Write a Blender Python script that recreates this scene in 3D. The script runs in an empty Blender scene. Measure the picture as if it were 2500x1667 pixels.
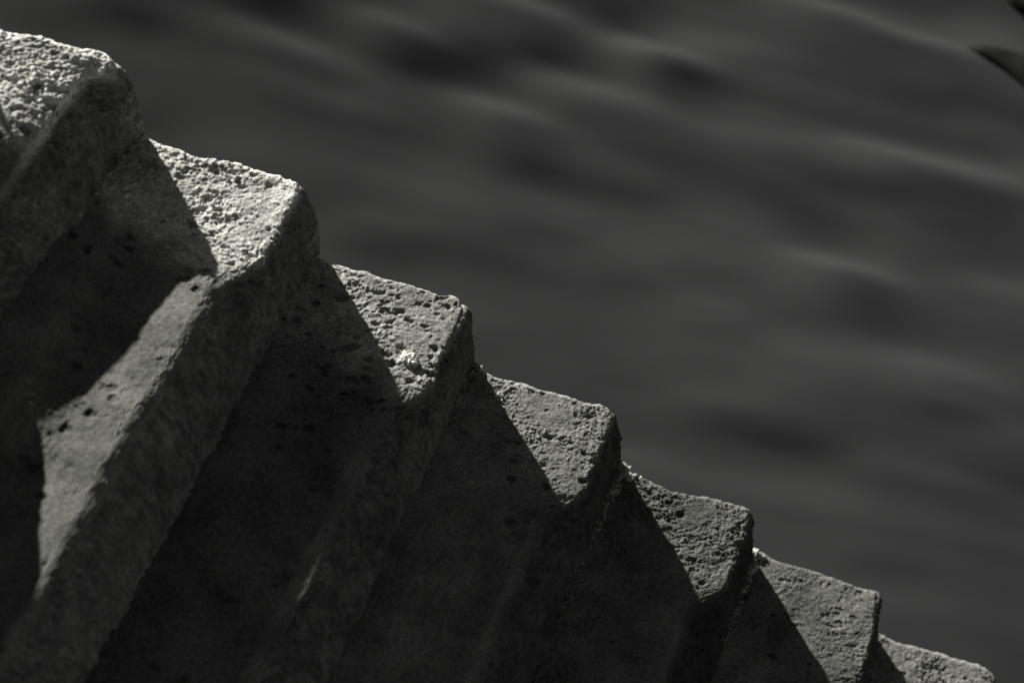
import bpy, math, random
import numpy as np
from mathutils import Matrix, Vector

sc = bpy.context.scene
col = sc.collection

# ------------------------------------------------------------------ camera
CAM = np.array([0.75670, -2.01349, 2.46217])
YAW, PITCH, ROLL, FPX = 0.135768, 0.923930, 0.594812, 5389.09
fwd = np.array([math.sin(YAW) * math.cos(PITCH), math.cos(YAW) * math.cos(PITCH), -math.sin(PITCH)])
rgt = np.array([math.cos(YAW), -math.sin(YAW), 0.0])
upv = np.cross(rgt, fwd)
rgt, upv = rgt * math.cos(ROLL) + upv * math.sin(ROLL), -rgt * math.sin(ROLL) + upv * math.cos(ROLL)
cd = bpy.data.cameras.new('camera')
cam = bpy.data.objects.new('camera', cd)
col.objects.link(cam)
M = Matrix.Identity(4)
for i in range(3):
    M[i][0], M[i][1], M[i][2], M[i][3] = rgt[i], upv[i], -fwd[i], CAM[i]
cam.matrix_world = M
cd.sensor_width = 36.0
cd.lens = 36.0 * FPX / 2500.0
cd.clip_start = 0.05
cd.clip_end = 2000.0
cd.dof.use_dof = True
cd.dof.focus_distance = 3.65
cd.dof.aperture_fstop = 2.8
sc.camera = cam

# ------------------------------------------------------------------ sky, sun, exposure
SUN_AZ = math.radians(149.0)       # direction towards the sun, from +x counter-clockwise
SUN_EL = math.radians(20.6)
w = bpy.data.worlds.new('World')
sc.world = w
w.use_nodes = True
nt = w.node_tree
nt.nodes.clear()
sky = nt.nodes.new('ShaderNodeTexSky')
sky.sky_type = 'NISHITA'
sky.sun_disc = False
sky.air_density = 0.3
sky.dust_density = 0.2
sky.sun_elevation = SUN_EL
sky.sun_rotation = math.radians(90.0) - SUN_AZ
bw = nt.nodes.new('ShaderNodeRGBToBW')
bg = nt.nodes.new('ShaderNodeBackground')
bg.inputs['Strength'].default_value = 0.062
wo = nt.nodes.new('ShaderNodeOutputWorld')
nt.links.new(sky.outputs[0], bw.inputs[0])
nt.links.new(bw.outputs[0], bg.inputs['Color'])
nt.links.new(bg.outputs[0], wo.inputs['Surface'])

sd = bpy.data.lights.new('sun', 'SUN')
sd.energy = 5.0
sd.angle = math.radians(0.9)
sd.color = (1.0, 0.99, 0.9)
sun = bpy.data.objects.new('sun', sd)
col.objects.link(sun)
L = Vector((math.cos(SUN_EL) * math.cos(SUN_AZ), math.cos(SUN_EL) * math.sin(SUN_AZ), math.sin(SUN_EL)))
sun.rotation_euler = L.to_track_quat('Z', 'Y').to_euler()
sun.location = (-3, 3, 3)

sc.view_settings.view_transform = 'Standard'
sc.view_settings.look = 'None'
sc.view_settings.exposure = 0.5
sc.view_settings.gamma = 1.0

# ------------------------------------------------------------------ noise tools
rng = np.random.default_rng(11)
TAB = rng.random((512, 512)) * 2 - 1

def vnoise(x, y, seed=0):
    x = x + seed * 17.31
    y = y + seed * 41.77
    xi = np.floor(x).astype(np.int64); yi = np.floor(y).astype(np.int64)
    fx = x - xi; fy = y - yi
    fx = fx * fx * fx * (fx * (fx * 6 - 15) + 10); fy = fy * fy * fy * (fy * (fy * 6 - 15) + 10)
    a = TAB[xi & 511, yi & 511]; b = TAB[(xi + 1) & 511, yi & 511]
    c = TAB[xi & 511, (yi + 1) & 511]; d = TAB[(xi + 1) & 511, (yi + 1) & 511]
    return (a * (1 - fx) + b * fx) * (1 - fy) + (c * (1 - fx) + d * fx) * fy

def rnoise(x, y, size, seed, ang=0.6):
    c, s = math.cos(ang), math.sin(ang)
    return vnoise((x * c + y * s) / size, (-x * s + y * c) / size, seed)

def fbm(x, y, size, seed, octs=3, gain=0.5):
    o = 0; a = 1
    for i in range(octs):
        o = o + a * rnoise(x, y, size / 2 ** i, seed + i * 3, 0.6 + i)
        a *= gain
    return o

def sstep(a, b, x):
    t = np.clip((x - a) / (b - a), 0, 1)
    return t * t * (3 - 2 * t)

def grid_mesh(name, X, Y, Z, mat, parent=None, attrs=None, flip=False):
    n, m = X.shape
    co = np.stack([X, Y, Z], -1).reshape(-1, 3).astype(np.float32)
    idx = np.arange(n * m).reshape(n, m)
    q = np.stack([idx[:-1, :-1], idx[1:, :-1], idx[1:, 1:], idx[:-1, 1:]], -1).reshape(-1, 4)
    if flip:
        q = q[:, ::-1]
    me = bpy.data.meshes.new(name)
    me.vertices.add(len(co)); me.vertices.foreach_set('co', co.ravel())
    me.loops.add(q.size); me.loops.foreach_set('vertex_index', q.ravel().astype(np.int32))
    me.polygons.add(len(q))
    me.polygons.foreach_set('loop_start', np.arange(0, q.size, 4, dtype=np.int32))
    me.polygons.foreach_set('use_smooth', np.ones(len(q), dtype=bool))
    me.update(calc_edges=True)
    for k, v in (attrs or {}).items():
        at = me.attributes.new(k, 'FLOAT', 'POINT')
        at.data.foreach_set('value', v.astype(np.float32).ravel())
    me.materials.append(mat)
    o = bpy.data.objects.new(name, me)
    col.objects.link(o)
    if parent:
        o.parent = parent
    return o

# ------------------------------------------------------------------ materials
def node(nt, t, **kw):
    n = nt.nodes.new(t)
    for k, v in kw.items():
        setattr(n, k, v)
    return n

def stone_material(name, base, bump=0.7):
    """weathered porous stone: 'tone' attribute (0..1) carries mineral colour and painted light worked out with the mesh"""
    m = bpy.data.materials.new(name); m.use_nodes = True
    nt = m.node_tree; b = nt.nodes['Principled BSDF']; lk = nt.links.new
    at = node(nt, 'ShaderNodeAttribute', attribute_name='tone')
    tc = node(nt, 'ShaderNodeTexCoord')
    n1 = node(nt, 'ShaderNodeTexNoise'); n1.inputs['Scale'].default_value = 260; n1.inputs['Detail'].default_value = 3
    n2 = node(nt, 'ShaderNodeTexNoise'); n2.inputs['Scale'].default_value = 11; n2.inputs['Detail'].default_value = 5
    lk(tc.outputs['Object'], n1.inputs['Vector']); lk(tc.outputs['Object'], n2.inputs['Vector'])
    r1 = node(nt, 'ShaderNodeMapRange'); r1.inputs[1].default_value = .3; r1.inputs[2].default_value = .7
    r1.inputs[3].default_value = .72; r1.inputs[4].default_value = 1.28
    r2 = node(nt, 'ShaderNodeMapRange'); r2.inputs[1].default_value = .3; r2.inputs[2].default_value = .7
    r2.inputs[3].default_value = .8; r2.inputs[4].default_value = 1.2
    lk(n1.outputs['Fac'], r1.inputs[0]); lk(n2.outputs['Fac'], r2.inputs[0])
    m1 = node(nt, 'ShaderNodeMath', operation='MULTIPLY'); lk(r1.outputs[0], m1.inputs[0]); lk(r2.outputs[0], m1.inputs[1])
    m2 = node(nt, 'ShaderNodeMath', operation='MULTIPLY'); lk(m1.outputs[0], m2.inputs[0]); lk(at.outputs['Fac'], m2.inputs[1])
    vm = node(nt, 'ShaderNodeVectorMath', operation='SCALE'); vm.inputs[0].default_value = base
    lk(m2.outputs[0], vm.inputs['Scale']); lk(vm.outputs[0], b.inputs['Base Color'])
    b.inputs['Roughness'].default_value = 0.9
    b.inputs['Specular IOR Level'].default_value = 0.2
    bn = node(nt, 'ShaderNodeTexNoise'); bn.inputs['Scale'].default_value = 420; bn.inputs['Detail'].default_value = 4
    bn.inputs['Roughness'].default_value = .65
    lk(tc.outputs['Object'], bn.inputs['Vector'])
    bp = node(nt, 'ShaderNodeBump'); bp.inputs['Strength'].default_value = bump; bp.inputs['Distance'].default_value = 0.0012
    lk(bn.outputs['Fac'], bp.inputs['Height']); lk(bp.outputs[0], b.inputs['Normal'])
    return m

def water_material():
    m = bpy.data.materials.new('murky_water'); m.use_nodes = True
    nt = m.node_tree; b = nt.nodes['Principled BSDF']
    b.inputs['Base Color'].default_value = (WATER_BASE * .97, WATER_BASE, WATER_BASE * 1.06, 1)
    b.inputs['Roughness'].default_value = 0.48
    b.inputs['IOR'].default_value = 1.33
    return m
WATER_BASE = 0.045

# ------------------------------------------------------------------ the stair
T, R, SK, OV = 0.32, 0.14, 0.0571, 0.0639
WZ = -1.36
# end outline of every tread towards the water: (x from the nosing, offset of the edge)
EDGE = {
 0: [(-.25, -.01), (-.1, -.004), (0, 0)],
 1: [(-.174, -.023), (-.16, -.021), (-.139, -.014), (-.119, -.007), (-.105, -.005), (-.094, -.007), (-.083, -.004), (-.073, -.005), (-.059, 0), (-.031, .009), (-.018, .006), (-.004, .005)],
 2: [(-.25, -.007), (-.233, -.009), (-.222, -.013), (-.197, -.007), (-.172, -.011), (-.137, 0), (-.108, .007), (-.079, .006), (-.046, .012), (-.02, .011), (-.002, .011)],
 3: [(-.255, -.007), (-.228, -.015), (-.209, -.01), (-.195, -.011), (-.177, -.005), (-.144, -.007), (-.105, -.001), (-.076, 0), (-.049, -.001), (-.033, .008), (-.017, .009), (-.007, .002)],
 4: [(-.26, -.015), (-.227, -.017), (-.214, -.019), (-.185, -.014), (-.166, -.011), (-.143, -.014), (-.115, -.01), (-.091, -.006), (-.056, -.009), (-.03, -.002), (-.005, -.006)],
 5: [(-.262, -.02), (-.245, -.029), (-.216, -.022), (-.191, -.025), (-.158, -.032), (-.141, -.029), (-.111, -.024), (-.094, -.018), (-.067, -.014), (-.027, -.012), (-.006, -.009), (.009, -.013)],
 6: [(-.258, 0), (-.241, .002), (-.205, -.007), (-.171, -.003), (-.142, 0), (-.103, .001), (-.072, -.001), (-.042, -.001), (-.018, .002), (-.001, .003)],
 7: [(-.241, .003), (-.205, -.001), (-.18, .001), (-.162, .001), (-.121, .007), (-.089, .005), (-.059, .008), (-.032, .008), (-.009, .009), (.003, .004), (.014, -.007)],
 8: [(-.25, -.01), (-.1, -.004), (0, 0)],
 9: [(-.25, -.01), (-.1, -.004), (0, 0)],
}
# per step: relief of the rough end, pit count, stone tone, corner radius, nose radius, wear, extra forward bulge
STEP = {
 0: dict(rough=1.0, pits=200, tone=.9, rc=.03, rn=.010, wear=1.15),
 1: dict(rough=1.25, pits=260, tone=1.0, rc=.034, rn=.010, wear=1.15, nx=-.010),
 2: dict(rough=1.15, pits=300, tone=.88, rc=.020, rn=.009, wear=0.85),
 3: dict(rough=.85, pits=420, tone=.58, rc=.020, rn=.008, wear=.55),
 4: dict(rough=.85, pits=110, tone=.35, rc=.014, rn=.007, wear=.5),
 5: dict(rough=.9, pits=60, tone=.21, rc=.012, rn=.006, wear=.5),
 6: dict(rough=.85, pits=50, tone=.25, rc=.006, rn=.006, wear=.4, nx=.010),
 7: dict(rough=.9, pits=120, tone=.36, rc=.018, rn=.008, wear=.4),
 8: dict(rough=.7, pits=0, tone=.5, rc=.018, rn=.008, wear=.4),
 9: dict(rough=.7, pits=0, tone=.5, rc=.018, rn=.008, wear=.4),
}
# how far the nosing has been trodden down, along the step: (distance from the water end, drop)
DROP = {
 0: [(0, 0), (.014, .0), (.024, .08), (.05, .12), (.1, .14), (.2, .17), (.3, .19), (.45, .19), (.6, .02), (3, .02)],
 1: [(0, 0), (.030, .0), (.042, .013), (.10, .020), (.20, .036), (.26, .058), (.32, .082), (.37, .094), (.41, .080), (.46, .025), (.54, -.012), (.62, -.022), (3, -.02)],
 2: [(0, 0), (.19, .0), (.215, -.010), (.25, -.024), (.32, -.030), (.50, -.028), (.62, -.004), (3, 0)],
 3: [(0, 0), (.2, .0), (.4, .008), (3, .008)],
}
mat_stone = stone_material('weathered_stone', (0.42, 0.42, 0.405))
mat_mortar = stone_material('pale_mortar', (0.62, 0.62, 0.59), .5)
mat_core = stone_material('core_masonry', (0.18, 0.18, 0.175))

stair = bpy.data.objects.new('stone_staircase', None)
col.objects.link(stair)
stair['label'] = 'worn pitted stone staircase going down beside the dark water'
stair['category'] = 'staircase'

YN = -2.5   # near end of the flight

def profile(k, d):
    """for every distance d from the water end: tread back -> nose -> foot. returns x,z,s arrays (len(d) x n) before relief"""
    p = STEP[k]
    return p

def build_step(k):
    p = STEP[k]
    fine = 0.0011 if 1 <= k <= 7 else 0.006
    far = 0.50 if k in (1, 2) else 0.33
    # distance from the end, fine at the water end
    da = np.arange(0.0, far, fine)
    dl = [da]
    x0 = far; st = fine
    while x0 < 1.05:
        st = min(st * 1.05, 0.0032 if k <= 3 else .006); dl.append([x0]); x0 += st
    while x0 < -YN + 0.5:
        st = min(st * 1.1, .03); dl.append([x0]); x0 += st
    d = np.concatenate(dl)
    # arc parameter s: negative on tread (distance to nose), positive down the riser
    H = R + 0.03
    sb = -T + 0.03
    s = np.concatenate([np.arange(sb, -0.02, fine), np.arange(-0.02, 0.02, fine * .8), np.arange(0.02, 0.178, 0.002)])
    S_, D_ = np.meshgrid(s, d)          # rows: d, cols: s
    lx = np.minimum(S_, 0.0)
    # end line
    ex, ey = zip(*EDGE[k])
    yend_x = np.interp(np.clip(lx, -.3, .0), ex, ey)
    # base profile with a rounded nose (radius grows towards the broken corner)
    zt = np.where(S_ < 0, 0.0, -S_ * 0.90)
    tt = np.clip(S_, 0, None) / 0.155
    xr = 0.0639 * (1.25 * tt - 0.25 * tt * tt)
    xt = np.where(S_ < 0, S_, xr)
    rn = p['rn'] + p['rc'] * np.exp(-(D_ / (.012 if k == 1 else .016)) ** 1.5)
    q = np.abs(S_) / rn
    cut = np.where(q < 1, (1 - q) ** 2 * rn * 0.42, 0.0)
    xt = xt - cut * 0.55
    zt = zt - cut
    # lower stones: tiny tilt of each tread
    zt = zt + np.where(S_ < 0, -S_, 0) * p.get('tilt', 0.0)
    # wear: rough uncut border by the water, smooth hollow further in, with a chamfered nose
    wv = 0.02 * rnoise(S_, D_, 0.07, 60 + k) + 0.008 * rnoise(S_, D_, 0.02, 66 + k)
    mw = sstep(0.165, 0.265, D_ + wv - 0.25 * np.clip(S_ + .06, -.25, .0))
    wear = p['wear']
    # trodden nose: one soft curve from the crest down to the foot of the riser
    p0x = -.058 + .006 * rnoise(D_ * 0, D_, 0.09, 70 + k) + .003 * rnoise(D_ * 0, D_, 0.02, 71 + k) - (.008 if k > 2 else 0)
    if k == 1:
        p0x = p0x + .016 * (1 - sstep(.15, .25, D_))
    t = np.clip((S_ - p0x) / (0.155 - p0x), 0, 1.0)
    bx = (1 - t) ** 3 * p0x + 3 * (1 - t) ** 2 * t * (p0x + .020) + 3 * (1 - t) * t * t * .030 + t ** 3 * .0639
    bz = 3 * (1 - t) ** 2 * t * -.003 + 3 * (1 - t) * t * t * -.050 + t ** 3 * -.1395
    inz = (S_ > p0x) & (S_ < 0.155)
    mn = mw
    if k == 1:
        mn = np.maximum(mw, sstep(.030, .048, D_))
    xt = np.where(inz, xt + (bx - xt) * mn, xt)
    drop = np.where(inz, (zt - bz) * mn, 0.0)
    dd, dv = zip(*DROP.get(k, [(0, 0), (.3, .0), (3, .0)]))
    along0 = sum(np.interp(D_ + e, dd, dv) for e in (-.03, -.015, 0, .015, .03)) / 5 if k == 0 else sum(np.interp(D_ + e, dd, dv) for e in (-.012, 0, .012)) / 3
    along0 = along0 * np.where(S_ < 0, np.exp(-(S_ / ((.06 + .10 * sstep(.26, .42, D_)) if k == 1 else .4)) ** 2), np.clip(1 - S_ / .15, 0, 1))
    zt = zt - along0
    dish = mw * (.030 * sstep(.14, .30, D_) if k == 2 else .012 * wear) * np.exp(-((S_ + (0.150 if k == 2 else .130)) / (.066 if k == 2 else 0.058)) ** 2)
    dish = np.where(S_ < 0, dish, 0)
    along = mw * (.008 if k < 2 else 0.0) * sstep(0.15, .5, D_) * np.where(S_ < 0, np.exp(-((S_ + .05) / .12) ** 2), 1)
    zt = zt - drop - dish - along
    # relief
    ry = D_ + 0.13 * k
    rx = S_ + 3.1 * k
    rough = p['rough'] * (1 - 0.70 * mw)
    rough = rough * np.clip(.85 + .75 * rnoise(rx, ry, .055, k + 110) + .3 * rnoise(rx, ry, .02, k + 111), .45, 1.6)
    tread = 1 - sstep(-0.004, 0.012, S_)
    big = 0.0030 * rnoise(rx, ry, 0.075, k) + 0.0016 * rnoise(rx, ry, .032, k + 20)
    if k == 1:
        big = big * .6
    hum = 0.0022 * rnoise(rx, ry * 1.5, .022, k + 31, .3) + .0022 * rnoise(rx, ry * 1.3, .0095, k + 37, .9)
    wx = rx + .0015 * rnoise(rx, ry, .017, k + 101)
    wy = ry + .0015 * rnoise(rx, ry, .015, k + 103)
    mid = .0012 * rnoise(wx, wy * 1.6, .024, k + 31, .3) + .0009 * rnoise(wx, wy * 1.4, .011, k + 37, .9) + .0010 * rnoise(wx, wy, .0062, k + 38, .1)
    mid = mid - .0026 * sstep(.35, .75, rnoise(wx, wy * 1.5, .013, k + 34, .5)) * (.5 + .5 * rnoise(rx, ry, .06, k + 35))
    sm = 0.0009 * rnoise(wx, wy, .0040, k + 43, .2) + .0008 * rnoise(wx, wy, .0028, k + 44, .7)
    rel_t = (big * .9 * (.4 + .6 * rough)) + (mid + sm) * rough
    # riser: dressed with a point, streaks running down the face
    rel_r = 0.0040 * rnoise(rx, ry, .05, k + 51) + .0020 * vnoise(ry / .008, rx / .028, k + 55) + .0014 * vnoise(ry / .004, rx / .012, k + 57) + .0014 * rnoise(rx, ry, .006, k + 58) + .0009 * rnoise(rx, ry, .0045, k + 61, 1.2)
    rel = rel_t * tread + rel_r * (1 - tread)
    # pits
    pit = np.zeros_like(S_)
    rg = np.random.default_rng(100 + k)
    for i in range(p['pits']):
        smooth = rg.random() < (.6 if k in (1, 2) else .28)
        cs = rg.uniform(sb, -.002) if not smooth else rg.uniform(-.2, -.05)
        cdp = rg.uniform(0.01, .26) if not smooth else rg.uniform(.25, .8)
        big_p = rg.random() ** 5
        rad = 0.0013 + 0.0065 * big_p
        dep = rad * rg.uniform(.45, .9)
        if smooth: dep *= .75; rad *= 1.15
        a = rg.uniform(-.5, .5); el = rg.uniform(1, 1.9)
        i0, i1 = np.searchsorted(d, [cdp - 2.5 * rad, cdp + 2.5 * rad]); j0, j1 = np.searchsorted(s, [cs - 2.5 * rad, cs + 2.5 * rad])
        if i1 <= i0 or j1 <= j0: continue
        u = (S_[i0:i1, j0:j1] - cs); v = D_[i0:i1, j0:j1] - cdp
        uu = (u * math.cos(a) + v * math.sin(a)) / el; vv = -u * math.sin(a) + v * math.cos(a)
        rr = np.sqrt(uu * uu + vv * vv) / rad * (1 + .35 * vnoise(u / rad * 1.3 + i, v / rad * 1.3, 5))
        pit[i0:i1, j0:j1] = np.maximum(pit[i0:i1, j0:j1], dep * (1 - sstep(.45, 1.15, rr)))
    rel = rel - pit * tread
    # rounded arris along the water end
    re = 0.013
    qe = np.clip(D_ / re, 0, 1)
    zr = (1 - np.sqrt(np.clip(1 - (1 - qe) ** 2, 0, 1))) * re * .8
    nx = np.where(S_ < 0, 0.0, 0.92); nz = np.where(S_ < 0, 1.0, 0.40)
    bl = sstep(-.01, .01, S_); nx = .92 * bl; nz = 1 - .6 * bl
    x = xt + rel * nx
    z = zt + rel * nz - zr * (1 - bl) 
    x = x - zr * bl * .8
    bulge = p.get('nx', 0.0)
    x = x + bulge * sstep(-.05, 0, S_) * sstep(.02, .10, D_)
    yend = SK * (x / T) + yend_x + 0.0012 * rnoise(rx, ry * 0, .012, k + 80) + .0008 * rnoise(rx, ry * 0, .005, k + 81)
    fade = np.exp(-D_ / .15)
    y = SK * x / T + (yend - SK * x / T) * fade - D_
    # stone colour: grains, nose streaks, worn polish; sunlit rim and lifted shade painted in
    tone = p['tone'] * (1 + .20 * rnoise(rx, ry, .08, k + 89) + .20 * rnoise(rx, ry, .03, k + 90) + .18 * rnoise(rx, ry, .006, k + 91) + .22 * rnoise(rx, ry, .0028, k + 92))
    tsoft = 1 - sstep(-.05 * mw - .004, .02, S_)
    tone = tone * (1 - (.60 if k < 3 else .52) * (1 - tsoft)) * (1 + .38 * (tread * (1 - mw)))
    tone = tone * (1 + (1 - tread) * (.28 * vnoise(ry / .006, rx / .02, k + 59) + .25 * rnoise(rx, ry, .012, k + 60)))
    tone = tone * (1 + .7 * np.exp(-(D_ / .008) ** 2) * tread)  # sunlit brightness of the arris painted in as a paler rim
    grains = sstep(.45, .75, rnoise(rx, ry, .0042, k + 93, 1.1)) * sstep(-.1, .6, rnoise(rx, ry, .05, k + 94))
    tone = tone + grains * .9 * p['tone'] * tread * (1 - mw) * (1 if k in (1, 2) else .4)
    tone = tone * (1 - (0.66 if k < 3 else .5) * mw * tsoft) if k < 4 else tone * (1 + (.1 if k in (4,) else .6) * mw * tsoft)  # upper inner treads darker; lower ones lightened to lift their shade
    tone = tone * (1 - .35 * np.clip(pit / .003, 0, 1))
    nose_streak = sstep(.35, .8, rnoise(rx * 0, ry, .09, k + 96) + .4 * rnoise(rx, ry, .012, k + 97)) * np.exp(-((S_ + .004) / .006) ** 2) * sstep(.5, .6, D_)
    tone = tone + nose_streak * 1.6  # pale streaks along the nose
    # water-end face: rows going down from the edge
    nf = 30
    base = -R - .06
    f = (np.linspace(0, 1, nf) ** 1.3)[::-1][:-1][:, None]
    zf = z[0][None, :] * (1 - f) + base * f
    rf = .003 * vnoise(np.broadcast_to(rx[0], zf.shape) / .03, zf / .03, k + 5) + .0012 * vnoise(np.broadcast_to(rx[0], zf.shape) / .009, zf / .009, k + 6)
    yf = y[0][None, :] + rf * np.minimum(f * 8, 1)
    xf = np.broadcast_to(x[0], zf.shape)
    X = np.vstack([xf, x]); Y = np.vstack([yf, y]); Z = np.vstack([zf, z])
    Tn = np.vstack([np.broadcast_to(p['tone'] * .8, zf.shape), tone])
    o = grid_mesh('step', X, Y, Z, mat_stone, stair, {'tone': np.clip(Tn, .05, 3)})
    o.location = (k * T, SK * k, -k * R)
    return o

steps = {k: build_step(k) for k in range(0, 10)}

PART_LABEL = {
 1: 'highest visible step, coarse pale stone cut by the left edge of the picture',
 2: 'brightest rough step with a worn sunlit hollow lower down its tread',
 3: 'pitted step with a crusty white lump on its sunlit corner',
 4: 'finer grained step with one tiny white crumb near its back edge',
 5: 'darkest step, with white crumbling mortar at its back corner',
 6: 'grey step with a sharp square front corner and a sunlit mortar crumb behind',
 7: 'lowest visible step, cut by the bottom edge of the picture',
}
for k_, t_ in PART_LABEL.items():
    steps[k_]['label'] = t_

def blobs(name, k, items, mat, seed, tone=1.0):
    """one mesh of many little irregular stones: items = (x, distance from end, radius, height factor)"""
    rg = np.random.default_rng(seed); V = []; F = []; TN = []
    n, m = 12, 18
    th = np.linspace(0.0, math.pi * .72, n)[:, None]; ph = np.linspace(0, 2 * math.pi, m, endpoint=False)[None, :]
    dx, dy, dz = np.sin(th) * np.cos(ph), np.sin(th) * np.sin(ph), np.cos(th) + 0 * ph
    for (x, d, r, hf) in items:
        o = rg.uniform(0, 300); sx = rg.uniform(.8, 1.35); a = rg.uniform(0, 6.3)
        rr = r * (1 + .34 * vnoise(dx * 1.4 + o, dy * 1.4 + dz + o, 3) + .22 * vnoise(dx * 3.1 + o, dy * 3.1 + 2 * dz + o, 4))
        X = dx * rr * sx; Y = dy * rr / sx; Z = dz * rr * hf
        c_, s_ = math.cos(a), math.sin(a)
        X, Y = X * c_ - Y * s_ + x, X * s_ + Y * c_ + SK * x / T - d
        b0 = sum(len(v) for v in V)
        V.append(np.stack([X, Y, Z], -1).reshape(-1, 3)); TN.append(np.full(n * m, tone * rg.uniform(.6, 1.15) * (.3 + .7 * math.exp(-max(d - .05, 0) / .09) if name == 'mortar_joint' else 1)))
        for i in range(n - 1):
            for j in range(m):
                j2 = (j + 1) % m
                F.append((b0 + i * m + j, b0 + (i + 1) * m + j, b0 + (i + 1) * m + j2, b0 + i * m + j2))
    me = bpy.data.meshes.new(name); me.from_pydata(np.concatenate(V).tolist(), [], F)
    me.polygons.foreach_set('use_smooth', np.ones(len(F), dtype=bool))
    at = me.attributes.new('tone', 'FLOAT', 'POINT'); at.data.foreach_set('value', np.concatenate(TN).astype(np.float32))
    me.materials.append(mat)
    ob = bpy.data.objects.new(name, me); col.objects.link(ob); ob.parent = steps[k]
    return ob

def mortar(k, d0, d1, n, seed, tone, head):
    """crumbling pale mortar in the angle at the foot of the riser above tread k"""
    rg = np.random.default_rng(seed); it = []
    for i in range(n):
        d = d0 + (d1 - d0) * rg.random() ** 1.5
        w_ = .020 * math.exp(-d / .12) + .006
        r = rg.uniform(.0022, .0062) * (1 if d < .15 else .75)
        it.append((-T + OV - .004 + rg.uniform(-.2, 1) * w_ + .0015 * math.sin(d * 90), d, r, rg.uniform(.8, 1.3)))
    d = d0
    while d < d1:
        it.append((-T + OV + .001 + .002 * math.sin(d * 70), d, rg.uniform(.0028, .0042) * (1 - .4 * (d - d0) / (d1 - d0)), 1.0)); d += .0035
    it += head
    return blobs('mortar_joint', k, it, mat_mortar, seed, tone)
mortar(5, .012, .50, 200, 205, .75, [(-.232, .036, .010, .8), (-.222, .032, .008, .8), (-.243, .034, .007, .9), (-.212, .031, .005, .8)])
mortar(6, .010, .40, 190, 206, .75, [(-.252, .012, .009, 1.0), (-.245, .040, .008, 1.0), (-.255, .048, .008, 1.0)])
mortar(4, .014, .08, 26, 204, .45, [])
ring = []
for i in range(13):
    a_ = i * 2 * math.pi / 13 + .3
    ring.append((-.046 + math.cos(a_) * .010 * (1 + .2 * math.sin(3 * a_)), .149 + math.sin(a_) * .0065, .0034 + .0016 * math.sin(i * 2.3), 1.5))
ring += [(-.060, .158, .003, 1), (-.058, .140, .0035, 1.2), (-.034, .156, .003, 1)]
blobs('mortar_lump', 3, [(a, b, c * 1.25, h) for a, b, c, h in ring], mat_mortar, 301, 1.7)
blobs('mortar_lump', 4, [(-.197, .054, .0042, 1), (-.192, .057, .0034, 1), (-.200, .060, .0030, 1), (-.189, .066, .002, 1)], mat_mortar, 302, 1.1)

# rubble core under the treads, down below the water line
def core():
    me = bpy.data.meshes.new('core'); v = []; f = []
    prof = [(-.31, -.26)]
    for k in range(0, 10):
        prof.append((k * T - .06, -k * R - .26)); prof.append((k * T - .02, -(k + 1) * R - .26))
    prof.append((9 * T + .02, -2.4)); prof.append((-.31, -2.4))
    n = len(prof)
    for yo in (-.03, YN + .05):
        for x, z in prof:
            v.append((x, SK * x / T + yo if yo > -1 else yo, z))
    f.append(list(range(n))); f.append(list(range(2 * n - 1, n - 1, -1)))
    for i in range(n):
        j = (i + 1) % n
        f.append([i, i + n, j + n, j])
    me.from_pydata(v, [], f); me.materials.append(mat_core)
    at = me.attributes.new('tone', 'FLOAT', 'POINT'); at.data.foreach_set('value', np.ones(len(v), dtype=np.float32))
    o = bpy.data.objects.new('core', me); col.objects.link(o); o.parent = stair
core()

# ------------------------------------------------------------------ water
def axis(a, b, h, lo, hi):
    c = list(np.arange(a, b, h)); g = h; x = b
    up = []
    while x < hi:
        up.append(x); g *= 1.12; x += g
    g = h; x = a; dn = []
    while x > lo:
        g *= 1.12; x -= g; dn.append(x)
    return np.array(dn[::-1] + c + up)

def glint_field(X, Y):
    """wavelets: (x, y, slope, half length, half width) ridges seen as soft highlights"""
    Z = np.zeros_like(X)
    G = [(.603, 1.465, .35, .09, .035), (.908, 1.426, .45, .10, .035), (1.179, 1.851, .6, .10, .04), (1.838, 1.934, .42, .16, .05),
         (1.791, 1.514, .60, .11, .04), (1.594, 2.309, .5, .14, .045), (.417, 1.257, .3, .11, .035), (1.083, 1.638, .28, .10, .04),
         (2.098, 1.365, .2, .16, .06), (.838, 1.76, .4, .10, .04), (1.90, 2.39, .5, .15, .04), (.45, 1.15, .15, .1, .05), (.62, 1.2, .12, .1, .04),
         (2.06, 2.02, .32, .12, .045)]
    ux, uy = math.cos(math.radians(18)), math.sin(math.radians(18))
    for gx, gy, a, hl, hw in G:
        dx, dy = X - gx, Y - gy
        u = dx * ux + dy * uy; v = -dx * uy + dy * ux
        g = v + .5 * u * u
        # slope faces the light: height falls towards +v
        w_ = .034
        Z -= a * 1.35 * w_ * np.tanh(g / w_) * np.exp(-(v / .20) ** 2) * np.exp(-u * u / (2 * (hl * .95) ** 2))
    return Z

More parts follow.
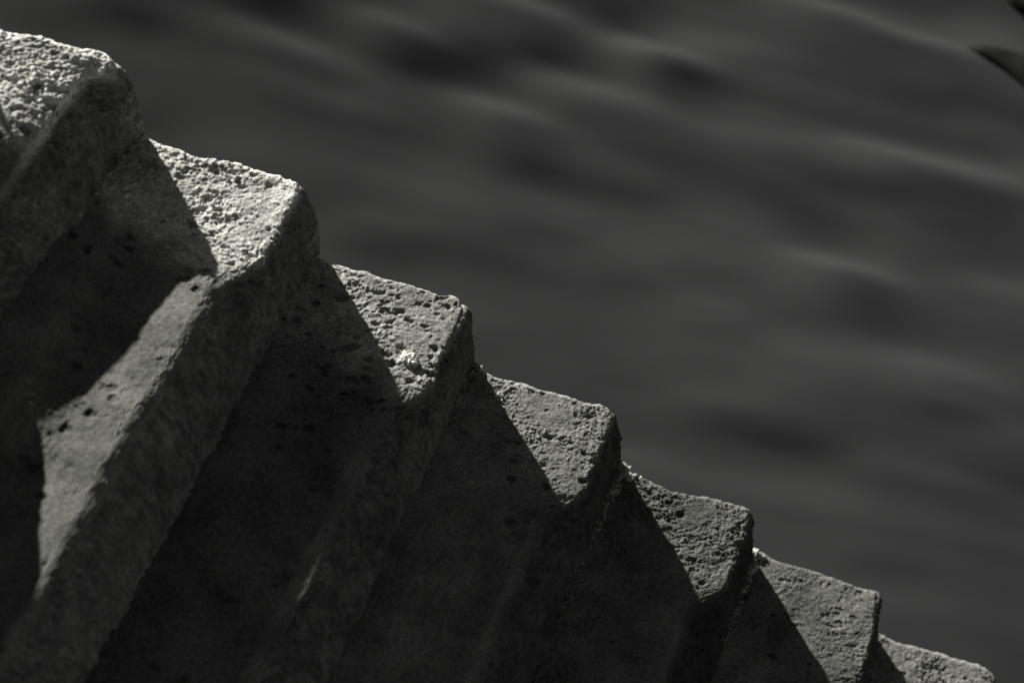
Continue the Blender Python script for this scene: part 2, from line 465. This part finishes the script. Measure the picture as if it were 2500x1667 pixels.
def water():
    xs = axis(-.3, 3.2, .012, -400, 400); ys = axis(.0, 3.6, .012, -6, 600)
    Y, X = np.meshgrid(ys, xs, indexing='ij')
    fade = np.exp(-np.clip(np.hypot(X - 1.4, Y - 1.6) - 3, 0, None) / 3)
    ux, uy = math.cos(math.radians(19)), math.sin(math.radians(19))
    U = X * ux + Y * uy; V = -X * uy + Y * ux
    n = .018 * vnoise(U / .60, V / .26, 7) + .008 * vnoise(U / .36 + .3 * V, V / .14, 8) + .003 * vnoise(U / .20, V / .085, 9)
    Z = (n + glint_field(X, Y)) * fade * (1 - np.exp(-(((X - 2.1) / .16) ** 2 + ((Y - 2.43) / .12) ** 2)))
    Z = Z + .03 * vnoise(U / 2.3, V / 1.1, 10) * np.exp(-np.hypot(X - 1.4, Y - 1.6) / 40) 
    Z = Z + .24 * np.exp(-((X + .35) ** 2 + (Y - 1.6) ** 2) / (2 * .55 ** 2))
    o = grid_mesh('water', X, Y, Z + WZ, water_material())
    o['kind'] = 'structure'
water()

# ------------------------------------------------------------------ dark wet rocks breaking the surface
def rock(cx, cy, pts, h, seed, label):
    """pts: outline at the water line (world x,y); a low rounded rock with that foot"""
    pts = np.array(pts); c = pts.mean(0); n = len(pts); m = 160
    tt = np.linspace(0, n, m, endpoint=False); i = tt.astype(int) % n; fr = (tt - tt.astype(int))[:, None]
    P0, P1, P2, P3 = pts[(i - 1) % n], pts[i], pts[(i + 1) % n], pts[(i + 2) % n]
    ring = .5 * (2 * P1 + (P2 - P0) * fr + (2 * P0 - 5 * P1 + 4 * P2 - P3) * fr ** 2 + (3 * P1 - P0 - 3 * P2 + P3) * fr ** 3)
    ring = np.vstack([ring, ring[:1]])
    th = np.linspace(-.35, 1, 60)[:, None]
    rad = np.where(th < 0, 1 - th * .4, np.sqrt(np.clip(1 - th ** 2, 0, 1)))
    zz = np.where(th < 0, th * h * 3, np.sin(th * math.pi / 2) * h)
    X = c[0] + (ring[:, 0] - c[0])[None, :] * rad; Y = c[1] + (ring[:, 1] - c[1])[None, :] * rad
    Z = np.broadcast_to(zz, X.shape) + .002 * vnoise(X / .06, Y / .06, seed) * (rad * 0 + 1) + .0005 * vnoise(X / .015, Y / .015, seed + 1)
    o = grid_mesh('rock', X - cx + .006, Y - cy, Z, mat_rock, None, {'tone': 1 + .2 * vnoise(X / .03, Y / .03, seed + 2)})
    o.location = (cx, cy, WZ)
    o['label'] = label; o['category'] = 'rock'; o['group'] = 'dark rocks in the water'
mat_rock = stone_material('wet_dark_rock', (0.02, 0.02, 0.02))
mat_rock.node_tree.nodes['Principled BSDF'].inputs['Specular IOR Level'].default_value = 0.05
rock(2.15, 2.42, [(1.944, 2.399), (1.965, 2.432), (1.99, 2.447), (2.03, 2.462), (2.10, 2.49), (2.22, 2.52), (2.32, 2.45), (2.30, 2.34), (2.20, 2.30), (2.11, 2.352), (2.03, 2.38)], .011, 401,
     'low dark wet rock breaking the water near the right edge of the picture')
rock(2.1, 2.72, [(1.985, 2.655), (2.01, 2.70), (2.08, 2.76), (2.2, 2.76), (2.22, 2.66), (2.12, 2.615), (2.04, 2.63)], .010, 402,
     'sliver of dark wet rock in the very top right corner')
